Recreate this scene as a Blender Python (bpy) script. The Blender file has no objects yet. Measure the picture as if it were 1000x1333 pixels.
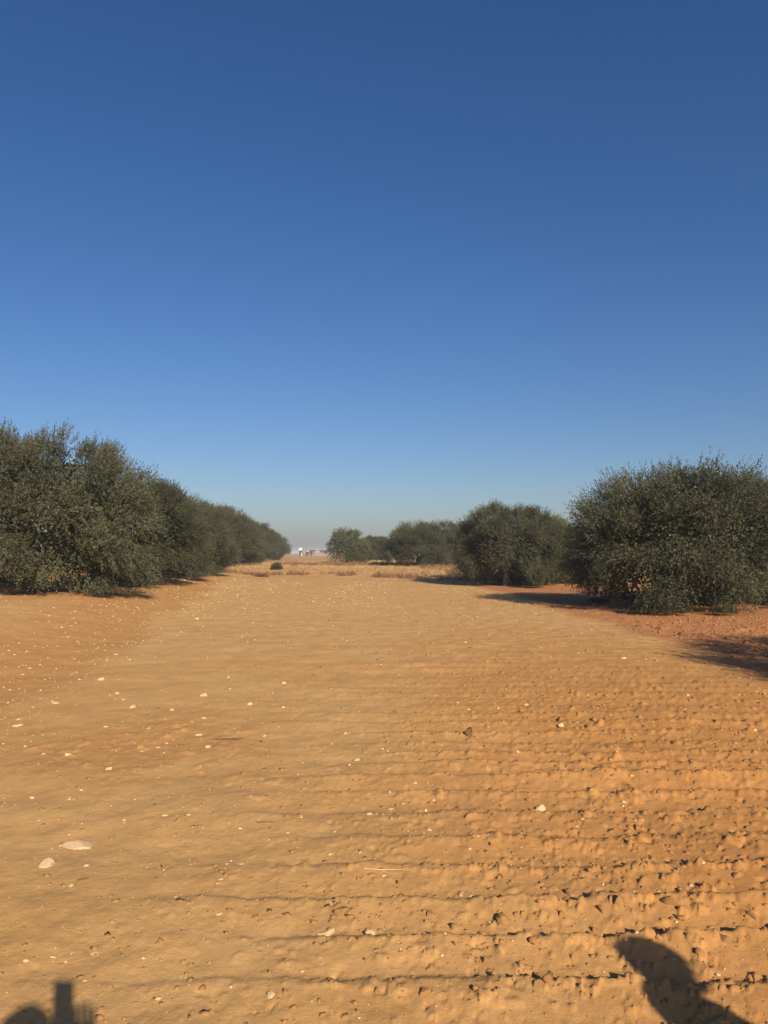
import bpy, bmesh, math, random
import numpy as np
from mathutils import Vector, Matrix

# ------------------------------------------------------------------ camera, sky, sun, exposure
scene = bpy.context.scene
COL = scene.collection
EYE = 1.60
cam_data = bpy.data.cameras.new('camera')
cam = bpy.data.objects.new('camera', cam_data)
COL.objects.link(cam)
cam_data.sensor_fit = 'VERTICAL'
cam_data.angle = math.radians(67.3)
cam_data.sensor_height = 24.0
cam_data.lens = 12.0 / math.tan(math.radians(67.3 / 2))
cam_data.clip_start = 0.02
cam_data.clip_end = 20000
cam.location = (0, 0, EYE)
cam.rotation_euler = (math.radians(90 + 3.06), 0, 0)
scene.camera = cam

SUN_EL = math.radians(26.9)
SUN_AZ = math.radians(21.9)          # the sun stands behind the camera, this far to the right
to_sun = Vector((math.sin(SUN_AZ) * math.cos(SUN_EL), -math.cos(SUN_AZ) * math.cos(SUN_EL), math.sin(SUN_EL)))

world = bpy.data.worlds.new('World')
scene.world = world
world.use_nodes = True
wn = world.node_tree
bg = wn.nodes['Background']
sky = wn.nodes.new('ShaderNodeTexSky')
sky.sky_type = 'NISHITA'
sky.sun_disc = False
sky.sun_elevation = SUN_EL
sky.sun_rotation = math.pi - SUN_AZ   # rotation counts from +Y towards +X
sky.altitude = 0
sky.air_density = 1.0
sky.dust_density = 1.2
sky.ozone_density = 3.0
sat = wn.nodes.new('ShaderNodeHueSaturation')
sat.inputs['Saturation'].default_value = 1.24
wn.links.new(sky.outputs[0], sat.inputs['Color'])
wb = wn.nodes.new('ShaderNodeMix'); wb.data_type = 'RGBA'; wb.blend_type = 'MULTIPLY'; wb.inputs[0].default_value = 1
wb.inputs[7].default_value = (0.96, 0.95, 1.10, 1)          # the camera's cool white balance of the sky
wn.links.new(sat.outputs[0], wb.inputs[6]); wn.links.new(wb.outputs[2], bg.inputs[0])
bg.inputs[1].default_value = 0.0535

sun_data = bpy.data.lights.new('sun', 'SUN')
sun_data.energy = 4.6
sun_data.angle = math.radians(0.55)
sun_data.color = (1.0, 0.87, 0.70)
sun = bpy.data.objects.new('sun', sun_data)
COL.objects.link(sun)
sun.rotation_euler = to_sun.to_track_quat('Z', 'Y').to_euler()
sun.location = (20, -30, 30)

scene.view_settings.view_transform = 'Standard'
scene.view_settings.look = 'None'
scene.view_settings.exposure = 0.66
scene.view_settings.gamma = 1.0
scene.view_settings.use_curve_mapping = False

rng = np.random.default_rng(11)
random.seed(11)

# ------------------------------------------------------------------ small maths
def sstep(a, b, x):
    t = np.clip((x - a) / (b - a), 0, 1)
    return t * t * (3 - 2 * t)

def hash2(ix, iy, s=0):
    ix = ix.astype(np.int64).astype(np.uint64); iy = iy.astype(np.int64).astype(np.uint64)
    n = (ix * np.uint64(374761393) + iy * np.uint64(668265263) + np.uint64((s * 982451653) % (1 << 40))) & np.uint64(0xffffffff)
    n = ((n ^ (n >> np.uint64(13))) * np.uint64(1274126177)) & np.uint64(0xffffffff)
    n = ((n ^ (n >> np.uint64(15))) * np.uint64(2246822519)) & np.uint64(0xffffffff)
    n = n ^ (n >> np.uint64(16))
    return (n & np.uint64(0xffffff)).astype(np.float64) / float(0xffffff)

def vnoise(x, y, s=0):
    ix = np.floor(x); iy = np.floor(y)
    fx = x - ix; fy = y - iy
    ux = fx * fx * fx * (fx * (fx * 6 - 15) + 10); uy = fy * fy * fy * (fy * (fy * 6 - 15) + 10)
    def g(dx, dy):
        a = hash2(ix + dx, iy + dy, s) * 2 * math.pi
        return np.cos(a) * (fx - dx) + np.sin(a) * (fy - dy)
    n = (g(0, 0) * (1 - ux) + g(1, 0) * ux) * (1 - uy) + (g(0, 1) * (1 - ux) + g(1, 1) * ux) * uy
    return n * 1.5

def fbm(x, y, s=0, octaves=4, gain=0.5):
    t = 0; a = 1.0
    for o in range(octaves):
        t = t + a * vnoise(x * 2 ** o + 17.3 * o, y * 2 ** o - 9.1 * o, s + o)
        a *= gain
    return t

def lumps(x, y, cell, s, prob, k=None):
    if k is not None:
        prob = prob + 0 * x; out = np.zeros_like(x); m = k > 0.002
        if m.any(): out[m] = k[m] * lumps(x[m], y[m], cell, s, prob[m])
        return out
    """irregular earth lumps: a rounded bump in some cells of a jittered grid"""
    x = x + 0.30 * cell * vnoise(x * 1.7 / cell, y * 1.7 / cell, s + 9) + 0.16 * cell * vnoise(x * 4 / cell, y * 4 / cell, s + 11)
    y = y + 0.30 * cell * vnoise(x * 1.7 / cell + 40, y * 1.7 / cell, s + 10) + 0.16 * cell * vnoise(x * 4 / cell + 9, y * 4 / cell, s + 12)
    ix = np.floor(x / cell); iy = np.floor(y / cell)
    h = np.zeros_like(x)
    for dx in (-1, 0, 1):
        for dy in (-1, 0, 1):
            cx = ix + dx; cy = iy + dy
            px = (cx + hash2(cx, cy, s + 1)) * cell; py = (cy + hash2(cx, cy, s + 2)) * cell
            on = hash2(cx, cy, s + 3) < prob
            r = cell * (0.25 + 0.45 * hash2(cx, cy, s + 4))
            an = hash2(cx, cy, s + 5) * 6.283
            ex = (x - px) * np.cos(an) + (y - py) * np.sin(an); ey = -(x - px) * np.sin(an) + (y - py) * np.cos(an)
            d2 = (ex / r) ** 2 + (ey / (r * 0.72)) ** 2
            tilt = 0.75 + 0.5 * (ex / r) * (hash2(cx, cy, s + 6) - 0.5) * 2
            hh = r * (0.25 + 0.45 * hash2(cx, cy, s + 7))
            h = np.maximum(h, np.where(on, hh * tilt * np.clip(1.7 * (1 - d2), 0, 1) ** 0.8 * (0.65 + 0.35 * np.clip(1 - d2, 0, 1)), 0))
    return h * np.clip(1 + 0.8 * vnoise(x * 2.3 / cell, y * 2.3 / cell, s + 8) + 0.5 * vnoise(x * 5.3 / cell, y * 5.3 / cell, s + 13), 0.15, 2)

# ------------------------------------------------------------------ the lie of the land
def bank_y(x, y):      # runs past 50 where the dry bank begins; the edge comes nearer on the right
    return y + 2.2 * vnoise(x * 0.07, y * 0.03, 91) + 1.25 * np.clip(x + 2, 0, 9)

def base_h(x, y):
    x = np.asarray(x, float); y = np.asarray(y, float)
    u = -x - 3.0 - 0.09 * y
    left = 0.40 * sstep(0, 4.5, u) * sstep(5, 15, y)
    w = 2.2 * vnoise(x * 0.07, y * 0.03, 91)
    bank = sstep(49, 56, bank_y(x, y))
    h = left + (0.50 - left) * bank
    h = h + 0.16 * sstep(66, 74, y + w * 2) * sstep(-14, -4, x + 0 * y)
    h = h + 0.05 * vnoise(x * 0.09, y * 0.09, 5) * sstep(3, 12, np.hypot(x, y))
    h = h + (0.6 * vnoise(x * 0.004, y * 0.004, 7)) * sstep(350, 900, np.hypot(x, y))
    return h

def tilled(x, y):       # where the soil is freshly tilled and cloddy
    t = 0.25 + 0.75 * sstep(-2.2, 1.0, x + 0.5 * vnoise(x * 0.6, y * 0.6, 31)+0.04*y)
    return t * (1 - sstep(44, 50, y))

def track_l(x, y):      # signed distance to the edge of the trodden stony strip on the left
    return -x - 2.45 - 0.145 * y + 0.55 * vnoise(x * 0.5, y * 0.28, 41) + 0.2 * vnoise(x * 1.9, y * 1.2, 42)

def patch_l(x, y):      # disturbed darker soil beside the stony strip
    n = 0.5 * vnoise(x * 1.6, y * 1.3, 45) + 0.35 * vnoise(x * 4.2, y * 3.5, 46)
    return sstep(0.25, 0.75, np.exp(-((x + 2.05) / 1.0) ** 2 - ((y - 6.5) / 1.2) ** 2) + 0.5 * n * (np.hypot(x + 2.05, y - 6.5) < 2.6))

def red_r(x, y):        # signed distance into the red earth under the trees on the right
    return x - 4.95 + 0.014 * (y - 18) + 0.35 * vnoise(x * 0.35, y * 0.3, 51) + 0.16 * vnoise(x * 1.7, y * 1.5, 52)

def ground_h(x, y, detail=True):
    x = np.asarray(x, float); y = np.asarray(y, float)
    h = base_h(x, y)
    if not detail:
        return h
    r = np.hypot(x, y)
    front = sstep(-1.5, 0.5, y)
    field = (1 - sstep(38, 48, y)) * front
    till = tilled(x, y)
    # furrows run across, crest broken and crumbled
    wob = 0.05 * vnoise(x * 0.55, y * 0.8, 61) + 0.022 * vnoise(x * 2.6, y * 2.0, 62) + 0.02 * vnoise(x * 9, y * 4, 63) + 0.011 * vnoise(x * 24, y * 10, 60)
    p = (y - 0.012 * x + wob - 2.985) / 0.372 + 0.16 * np.sin(y * 2.1)
    fi = np.floor(p); p = p - fi
    rise = np.clip(p / 0.80, 0, 1) ** 1.35
    dw = np.clip(0.20 + 0.22 * (1 - sstep(-1.5, 0.8, x)) + 0.16 * vnoise(x * 1.7, fi * 4.3, 68), 0.12, 0.6)
    drop = 0.5 + 0.5 * np.cos(np.clip((p - 0.80) / dw, 0, 1) * math.pi)
    drop = drop * np.clip((1 - p) / 0.05, 0, 1)
    prof = np.where(p < 0.80, rise, drop)
    amp = (0.30 + 1.0 * hash2(fi, fi * 0 + 3, 64)) * (0.75 + 0.5 * vnoise(x * 0.8, fi * 3.1, 65) + 0.28 * vnoise(x * 6, fi * 5.7, 66))
    fade = (0.010 + 0.990 * sstep(-1.35, 1.2, x + 0.5 * vnoise(x * 0.7, fi * 2.3, 67))) * (1 - 0.72 * sstep(4.2, 9, y)) * (1 - 0.6 * sstep(9, 20, y))
    out = (1 - sstep(-0.2, 0.6, track_l(x, y))) * (1 - sstep(-0.5, 0.3, red_r(x, y)))
    h = h + 0.058 * np.clip(amp, 0.1, 2) * fade * prof * field * (0.12 + 0.88 * out)
    # broken crust
    crest = np.exp(-((p - 0.80) / 0.20) ** 2)
    lod = 1 - sstep(9, 16, r)
    k = till * front * lod
    rgt = 0.55 + 0.65 * sstep(-1.0, 2.0, x)
    h = h + 0.70 * lumps(x, y, 0.075, 101, 0.07 + 0.07 * rgt + 0.42 * crest * sstep(-1.2, 1.0, x), k * rgt)
    h = h - 0.75 * lumps(x + 1.3, y + 0.7, 0.060, 161, 0.07 + 0.10 * rgt + 0.1 * crest, k * rgt)
    h = h + 0.95 * lumps(x + 3.1, y, 0.036, 111, 0.20 + 0.45 * crest, k * rgt)
    big = sstep(0.15, 0.5, vnoise(x * 0.7, y * 0.9, 71) + 0.12 * x) * (1 - sstep(7, 10, y))
    h = h + 0.62 * lumps(x, y + 1.7, 0.14, 121, 0.10 + 0.22 * crest, k * big)
    # far away the same crust, only what the sheet can hold
    h = h + 0.009 * till * (1 - lod) * field * vnoise(x * 3.2, y * 2.2, 72)
    rr = sstep(0.1, 0.7, red_r(x, y)) * sstep(9.5, 11, y) * (1 - sstep(18.5, 20.5, y + 0.1 * x))
    h = h + 0.6 * lumps(x, y, 0.26, 131, 0.75, rr)
    h = h + 0.006 * fbm(x * 4, y * 4, 73, 3) * front * (1 - sstep(14, 30, r)) + 0.016 * vnoise(x * 0.9, y * 1.3, 74) * front
    # ruts and old crumbs on the left
    tl = sstep(-0.1, 0.5, track_l(x, y)) * (1 - sstep(2.0, 3.2, track_l(x, y)))
    h = h - 0.02 * tl * front + 0.5 * lumps(x, y, 0.12, 141, 0.16, tl * lod)
    pl = patch_l(x, y)
    h = h + 0.7 * lumps(x, y, 0.055, 151, 0.4, pl) + 0.5 * lumps(x, y, 0.11, 156, 0.25, pl)
    return h

# ------------------------------------------------------------------ materials
def new_mat(name):
    m = bpy.data.materials.new(name); m.use_nodes = True
    return m, m.node_tree, m.node_tree.nodes['Principled BSDF']

def nd(nt, kind, **kw):
    n = nt.nodes.new(kind)
    for k, v in kw.items():
        setattr(n, k, v)
    return n

def mixc(nt, fac, a, b, mode='MIX'):
    n = nd(nt, 'ShaderNodeMix', data_type='RGBA', blend_type=mode)
    for sock, v in ((n.inputs[0], fac), (n.inputs[6], a), (n.inputs[7], b)):
        if isinstance(v, bpy.types.NodeSocket): nt.links.new(v, sock)
        elif isinstance(v, (int, float)): sock.default_value = v
        else: sock.default_value = (*v, 1)
    return n.outputs[2]

def noise(nt, scale, detail=4, rough=0.55, vec=None, dist=0):
    n = nd(nt, 'ShaderNodeTexNoise'); n.inputs['Scale'].default_value = scale
    n.inputs['Detail'].default_value = detail; n.inputs['Roughness'].default_value = rough
    n.inputs['Distortion'].default_value = dist
    if vec is not None: nt.links.new(vec, n.inputs['Vector'])
    return n.outputs['Fac']

def ramp(nt, val, lo, hi):
    n = nd(nt, 'ShaderNodeMapRange', interpolation_type='SMOOTHSTEP'); n.inputs[1].default_value = lo; n.inputs[2].default_value = hi
    nt.links.new(val, n.inputs[0])
    return n.outputs[0]

def attr(nt, name):
    return nd(nt, 'ShaderNodeAttribute', attribute_name=name).outputs['Fac']

def bump(nt, val, strength, dist, bs, nrm=None):
    b = nd(nt, 'ShaderNodeBump'); b.inputs['Strength'].default_value = strength; b.inputs['Distance'].default_value = dist
    nt.links.new(val, b.inputs['Height'])
    if nrm is not None: nt.links.new(nrm, b.inputs['Normal'])
    if bs is not None: nt.links.new(b.outputs[0], bs.inputs['Normal'])
    return b.outputs[0]

SAND = (0.470, 0.245, 0.078)
def ground_material():
    m, nt, bs = new_mat('sandy_soil')
    co = nd(nt, 'ShaderNodeTexCoord').outputs['Object']
    n1 = noise(nt, 0.35, 5, 0.6, co); n2 = noise(nt, 3.0, 6, 0.65, co); n3 = noise(nt, 28, 5, 0.7, co); n4 = noise(nt, 120, 3, 0.6, co)
    c = mixc(nt, ramp(nt, n1, 0.35, 0.65), (0.492, 0.290, 0.114), (0.462, 0.256, 0.093))
    c = mixc(nt, attr(nt, 'till'), c, (0.420, 0.202, 0.064))
    pale = nd(nt, 'ShaderNodeMath', operation='MULTIPLY'); nt.links.new(attr(nt, 'pale'), pale.inputs[0]); nt.links.new(ramp(nt, n2, 0.3, 0.7), pale.inputs[1])
    c = mixc(nt, pale.outputs[0], c, (0.510, 0.312, 0.128))
    c = mixc(nt, attr(nt, 'track'), c, (0.430, 0.226, 0.080))
    c = mixc(nt, attr(nt, 'red'), c, (0.380, 0.172, 0.070))
    dry = nd(nt, 'ShaderNodeMath', operation='MULTIPLY'); nt.links.new(attr(nt, 'dry'), dry.inputs[0]); nt.links.new(ramp(nt, n1, 0.2, 0.6), dry.inputs[1])
    c = mixc(nt, dry.outputs[0], c, (0.420, 0.235, 0.100))
    # damp and dusty patches, grains
    v = nd(nt, 'ShaderNodeMapRange'); v.inputs[1].default_value = 0.25; v.inputs[2].default_value = 0.75; v.inputs[3].default_value = 0.86; v.inputs[4].default_value = 1.12
    nt.links.new(n2, v.inputs[0])
    c = mixc(nt, 1.0, c, v.outputs[0], 'MULTIPLY')
    g = nd(nt, 'ShaderNodeMapRange'); g.inputs[1].default_value = 0.25; g.inputs[2].default_value = 0.75; g.inputs[3].default_value = 0.88; g.inputs[4].default_value = 1.10
    nt.links.new(n3, g.inputs[0])
    c = mixc(nt, 1.0, c, g.outputs[0], 'MULTIPLY')
    nt.links.new(c, bs.inputs['Base Color'])
    bs.inputs['Roughness'].default_value = 0.95
    bs.inputs['Specular IOR Level'].default_value = 0.1
    b1 = bump(nt, n3, 0.45, 0.012, None)
    bump(nt, n4, 0.35, 0.004, bs, b1)
    return m

def soil_mat(name, col, var=0.2, scale=30):
    m, nt, bs = new_mat(name)
    co = nd(nt, 'ShaderNodeTexCoord').outputs['Object']
    n = noise(nt, scale, 4, 0.6, co)
    a = tuple(c * (1 - var) for c in col); b = tuple(min(1, c * (1 + var)) for c in col)
    c = mixc(nt, ramp(nt, n, 0.3, 0.7), a, b)
    t = attr(nt, 'tint')
    c = mixc(nt, t, c, tuple(x * 0.85 for x in col))
    nt.links.new(c, bs.inputs['Base Color'])
    bs.inputs['Roughness'].default_value = 0.93; bs.inputs['Specular IOR Level'].default_value = 0.15
    bump(nt, noise(nt, scale * 3, 4, 0.7, co), 0.5, 0.006, bs)
    return m

def leaf_mat(name, a, b, tip, trans=0.18):
    m, nt, bs = new_mat(name)
    t = attr(nt, 'tint')
    c = mixc(nt, ramp(nt, t, 0.0, 0.75), a, b)
    c = mixc(nt, ramp(nt, t, 0.80, 1.0), c, tip)
    oi = nd(nt, 'ShaderNodeObjectInfo').outputs['Random']
    hv = nd(nt, 'ShaderNodeMapRange'); hv.inputs[3].default_value = 0.86; hv.inputs[4].default_value = 1.14; nt.links.new(oi, hv.inputs[0])
    c = mixc(nt, 1.0, c, hv.outputs[0], 'MULTIPLY')
    nt.links.new(c, bs.inputs['Base Color'])
    bs.inputs['Roughness'].default_value = 0.6; bs.inputs['Specular IOR Level'].default_value = 0.22
    tr = nd(nt, 'ShaderNodeBsdfTranslucent'); nt.links.new(c, tr.inputs['Color'])
    mx = nd(nt, 'ShaderNodeMixShader'); mx.inputs[0].default_value = trans
    nt.links.new(bs.outputs[0], mx.inputs[1]); nt.links.new(tr.outputs[0], mx.inputs[2])
    nt.links.new(mx.outputs[0], nt.nodes['Material Output'].inputs['Surface'])
    return m

def plain_mat(name, col, rough=0.8, var=0.12, scale=4, bmp=0.2):
    m, nt, bs = new_mat(name)
    co = nd(nt, 'ShaderNodeTexCoord').outputs['Object']
    n = noise(nt, scale, 5, 0.6, co)
    c = mixc(nt, ramp(nt, n, 0.25, 0.75), tuple(x * (1 - var) for x in col), tuple(min(1, x * (1 + var)) for x in col))
    nt.links.new(c, bs.inputs['Base Color']); bs.inputs['Roughness'].default_value = rough
    bump(nt, n, bmp, 0.01, bs)
    return m

M = {}
M['ground'] = ground_material()
M['clod'] = soil_mat('earth_clod', (0.330, 0.176, 0.066), 0.12)
M['stone'] = soil_mat('limestone', (0.570, 0.390, 0.210), 0.18, 18)
M['dark_stone'] = soil_mat('dark_stone', (0.16, 0.085, 0.04), 0.25, 25)
M['leaf'] = leaf_mat('olive_leaf', (0.040, 0.044, 0.021), (0.090, 0.090, 0.046), (0.150, 0.147, 0.096))
M['leaf2'] = leaf_mat('yellow_green_leaf', (0.075, 0.086, 0.036), (0.120, 0.126, 0.060), (0.190, 0.188, 0.115))
M['bark'] = plain_mat('olive_bark', (0.105, 0.080, 0.058), 0.95, 0.35, 9, 0.9)
M['straw'] = leaf_mat('dry_grass', (0.400, 0.250, 0.110), (0.500, 0.330, 0.150), (0.300, 0.170, 0.085), 0.25)
M['weed'] = leaf_mat('dry_weed', (0.165, 0.095, 0.052), (0.240, 0.140, 0.076), (0.330, 0.210, 0.115), 0.15)
M['twig'] = plain_mat('dry_twig', (0.13, 0.075, 0.04), 0.9, 0.3, 40)
M['stalk'] = plain_mat('straw_stalk', (0.55, 0.38, 0.18), 0.8, 0.2, 40)

# ------------------------------------------------------------------ mesh helpers
def mesh_np(name, verts, faces_idx, nside, mat, smooth=False, attrs=None):
    """verts (n,3); faces_idx (m,nside)"""
    me = bpy.data.meshes.new(name)
    n = len(verts); m = len(faces_idx)
    me.vertices.add(n); me.vertices.foreach_set('co', np.ascontiguousarray(verts, dtype=np.float32).ravel())
    me.loops.add(m * nside); me.loops.foreach_set('vertex_index', np.ascontiguousarray(faces_idx, dtype=np.int32).ravel())
    me.polygons.add(m)
    me.polygons.foreach_set('loop_start', np.arange(0, m * nside, nside, dtype=np.int32))
    me.polygons.foreach_set('loop_total', np.full(m, nside, dtype=np.int32))
    if smooth: me.polygons.foreach_set('use_smooth', np.ones(m, dtype=bool))
    me.update(calc_edges=True)
    for k, v in (attrs or {}).items():
        a = me.attributes.new(k, 'FLOAT', 'POINT'); a.data.foreach_set('value', np.ascontiguousarray(v, dtype=np.float32))
    if mat is not None: me.materials.append(mat)
    return me

def link(name, data, parent=None, loc=None):
    o = bpy.data.objects.new(name, data); COL.objects.link(o)
    if parent is not None: o.parent = parent
    if loc is not None: o.location = loc
    return o

def tag(o, label=None, cat=None, group=None, kind=None):
    if label: o['label'] = label
    if cat: o['category'] = cat
    if group: o['group'] = group
    if kind: o['kind'] = kind
    return o

def tube(bm, pts, rads, seg=8, cap=True):
    rings = []
    pts = [Vector(p) for p in pts]
    for i, p in enumerate(pts):
        d = (pts[min(i + 1, len(pts) - 1)] - pts[max(i - 1, 0)]).normalized()
        a = d.orthogonal().normalized() if i == 0 else (rings_a - d * rings_a.dot(d)).normalized()
        rings_a = a
        b = d.cross(a)
        rings.append([bm.verts.new(p + (a * math.cos(t) + b * math.sin(t)) * rads[i]) for t in [2 * math.pi * k / seg for k in range(seg)]])
    for r0, r1 in zip(rings, rings[1:]):
        for k in range(seg):
            bm.faces.new((r0[k], r0[(k + 1) % seg], r1[(k + 1) % seg], r1[k]))
    if cap:
        bm.faces.new(rings[0][::-1]); bm.faces.new(rings[-1])

def bm_mesh(name, bm, mat, smooth=False):
    me = bpy.data.meshes.new(name)
    bmesh.ops.recalc_face_normals(bm, faces=bm.faces)
    bm.to_mesh(me); bm.free()
    if smooth:
        for p in me.polygons: p.use_smooth = True
    if mat is not None: me.materials.append(mat)
    return me

def box(bm, x0, x1, y0, y1, z0, z1, bev=0):
    r = bmesh.ops.create_cube(bm, size=1)
    for v in r['verts']:
        v.co = Vector(((x0 + x1) / 2 + v.co.x * (x1 - x0), (y0 + y1) / 2 + v.co.y * (y1 - y0), (z0 + z1) / 2 + v.co.z * (z1 - z0)))
    if bev:
        es = list({e for v in r['verts'] for e in v.link_edges})
        bmesh.ops.bevel(bm, geom=es, offset=bev, segments=2, affect='EDGES')

# ------------------------------------------------------------------ ground: one sheet to the horizon
def build_ground():
    def geo(a, b, q):
        n = max(1, int(math.ceil(math.log(b / a) / math.log(q))))
        return list(np.geomspace(a, b, n + 1)[:-1])
    r = np.array(geo(0.35, 1.9, 1.05) + geo(1.9, 9, 1.0052) + geo(9, 30, 1.0075) + geo(30, 90, 1.011) + geo(90, 400, 1.05) + geo(400, 9000, 1.15) + [9000])
    fine = np.arange(-36, 36.001, 0.118); coarse = np.linspace(36, 324, 112)[1:-1]
    th = np.radians(np.concatenate([fine, coarse]))
    R, T = np.meshgrid(r, th, indexing='ij')
    X = R * np.sin(T); Y = R * np.cos(T)
    x = X.ravel(); y = Y.ravel()
    z = ground_h(x, y)
    nr, ntn = R.shape
    i = np.arange(nr - 1)[:, None]; j = np.arange(ntn)[None, :]
    a = i * ntn + j; b = i * ntn + (j + 1) % ntn; c = (i + 1) * ntn + (j + 1) % ntn; d = (i + 1) * ntn + j
    f = np.stack([a, d, c, b], -1).reshape(-1, 4)
    # the middle
    vx = np.column_stack([x, y, z])
    vx = np.vstack([vx, [[0, 0, float(ground_h(np.array([0.0]), np.array([0.0]))[0])]]])
    x2 = vx[:, 0]; y2 = vx[:, 1]
    # soil kinds
    tl = track_l(x2, y2)
    nb = vnoise(x2 * 0.8, y2 * 0.8, 201)
    track = sstep(-0.15, 0.5, tl) * (1 - 0.8 * sstep(1.6, 3.4, tl + nb)) * (1 - sstep(40, 55, y2)) * sstep(5.0, 9, y2)
    track = np.maximum(track, 0.85 * patch_l(x2, y2))
    red = sstep(-0.25, 0.45, red_r(x2, y2)) * (1 - 0.75 * sstep(47, 53, bank_y(x2, y2))) * sstep(3, 8, y2)
    red = np.maximum(red, 0.35 * sstep(7.2, 8.4, -x2 - 0.085 * (y2 - 22) + 0.8 * nb) * sstep(18, 21, y2) * (1 - sstep(46, 56, y2)))
    till = sstep(-0.9, 1.9, x2 + 0.5 * nb - 0.03 * y2) * (1 - 0.75 * sstep(5, 22, y2)) * (1 - sstep(30, 45, y2))
    pale = (1 - sstep(38, 49, y2)) * sstep(8, 20, y2)
    dry = sstep(47, 52, bank_y(x2, y2) + 2 * nb)
    me = mesh_np('ground', vx, f, 4, M['ground'], True, {'track': track, 'red': red, 'till': till, 'pale': pale, 'dry': dry})
    bm = bmesh.new(); bm.from_mesh(me); bm.verts.ensure_lookup_table()
    mid = bm.verts[len(vx) - 1]
    for k in range(ntn):
        bm.faces.new((bm.verts[k], mid, bm.verts[(k + 1) % ntn])).smooth = True
    bmesh.ops.recalc_face_normals(bm, faces=bm.faces)
    bm.to_mesh(me); bm.free()
    o = link('ground', me); tag(o, kind='structure')
    if me.polygons[0].normal.z < 0: me.flip_normals()
    return o
build_ground()

# ------------------------------------------------------------------ lumps of earth and stones
def ico(sub=1):
    bm = bmesh.new(); bmesh.ops.create_icosphere(bm, subdivisions=sub, radius=1)
    bm.verts.ensure_lookup_table()
    v = np.array([p.co[:] for p in bm.verts]); f = np.array([[q.index for q in p.verts] for p in bm.faces]); bm.free()
    return v, f
ICO1 = ico(1); ICO2 = ico(2); ICO3 = ico(3)

def lump_variants(n, rough, flat, seed, src=ICO1, cuts=3):
    g = np.random.default_rng(seed); out = []
    for _ in range(n):
        v = src[0] * (1 + rough * (g.random((len(src[0]), 1)) - 0.5) * 2)
        # cut a few planes for angular faces
        for _ in range(cuts):
            nrm = g.normal(size=3); nrm /= np.linalg.norm(nrm); lim = (0.55 if cuts < 5 else 0.42) + 0.3 * g.random()
            d = v @ nrm; v = v - np.outer(np.maximum(d - lim, 0), nrm)
        v = v * np.array([1, 0.62 + 0.3 * g.random(), flat * (0.8 + 0.4 * g.random())])
        out.append(v)
    return out

def scatter_mesh(name, variants, faces, x, y, size, sink, mat, seed):
    g = np.random.default_rng(seed); n = len(x)
    z = ground_h(x, y)
    vi = g.integers(0, len(variants), n); V = np.array(variants)[vi]
    an = g.random(n) * 6.283; ca = np.cos(an)[:, None]; sa = np.sin(an)[:, None]
    s = size[:, None]
    X = (V[:, :, 0] * ca - V[:, :, 1] * sa) * s + x[:, None]
    Y = (V[:, :, 0] * sa + V[:, :, 1] * ca) * s + y[:, None]
    tx = (g.random(n) - 0.5)[:, None] * 0.5
    Z = (V[:, :, 2] + V[:, :, 0] * tx) * s + (z - sink * size)[:, None]
    nv = V.shape[1]
    P = np.stack([X, Y, Z], -1).reshape(-1, 3)
    F = (faces[None] + (np.arange(n) * nv)[:, None, None]).reshape(-1, 3)
    return mesh_np(name, P, F, 3, mat, False, {'tint': np.repeat(g.random(n), nv)})

def field_points(n, rmin, rmax, seed, power=1.0, spread=0.62):
    g = np.random.default_rng(seed)
    r = np.exp(g.random(n) ** power * math.log(rmax / rmin)) * rmin
    t = (g.random(n) - 0.5) * 2 * spread
    return r * np.sin(t), r * np.cos(t), g.random(n), g.random(n)

# crumbs of tilled earth
x, y, a, b = field_points(44000, 2.3, 46, 301, 0.80)
keep = (a < tilled(x, y) * (0.25 + 0.75 * sstep(-0.15, 0.35, vnoise(x * 1.2, y * 1.6, 302))) + 0.05) & (track_l(x, y) < 0.5) & (y < 46)
x, y, b = x[keep], y[keep], b[keep]
size = (0.0035 + 0.013 * b ** 4) * (1 + 0.12 * np.hypot(x, y))
tag(link('soil_crumbs', scatter_mesh('soil_crumbs', lump_variants(12, 0.42, 0.80, 1), ICO1[1], x, y, size, 0.35, M['clod'], 303)),
    'loose crumbs of orange earth strewn over the tilled field', 'soil crumbs', kind='stuff')
# rough red clods under the trees on the right
g = np.random.default_rng(310)
x = 4.6 + 12 * g.random(9000); y = 9.5 + 11.5 * g.random(9000)
keep = (red_r(x, y) > 0.15) & (y + 0.1 * x < 20.5)
x, y = x[keep], y[keep]
size = 0.012 + 0.05 * g.random(len(x)) ** 3
tag(link('red_clods', scatter_mesh('red_clods', lump_variants(8, 0.25, 0.75, 2), ICO1[1], x, y, size, 0.25, soil_mat('red_earth', (0.300, 0.130, 0.052), 0.2), 311)),
    'coarse red earth clods ploughed up in front of the tall round olive tree', 'clods', kind='stuff')
# limestone chips
x, y, a, b = field_points(30000, 2.4, 50, 320, 0.62)
tl = track_l(x, y)
w = 0.10 + 0.55 * sstep(-0.8, 0.3, tl) * (1 - sstep(1.5, 4, tl)) + 0.9 * sstep(17, 26, y) * (1 - sstep(2, 6, x)) * sstep(-0.1, 0.3, vnoise(x * 0.25, y * 0.12, 321) + 0.1)
w = w * (1 - 0.8 * sstep(-0.3, 0.3, red_r(x, y)))
keep = (a < w) & (y < 50)
x, y, b = x[keep], y[keep], b[keep]
size = (0.004 + 0.010 * b ** 5) * (1 + 0.11 * np.hypot(x, y))
tag(link('limestone_chips', scatter_mesh('limestone_chips', lump_variants(10, 0.2, 0.5, 3), ICO1[1], x, y, size, 0.12, M['stone'], 322)),
    'small pale limestone chips scattered over the orange field', 'chips', kind='stuff')

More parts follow.
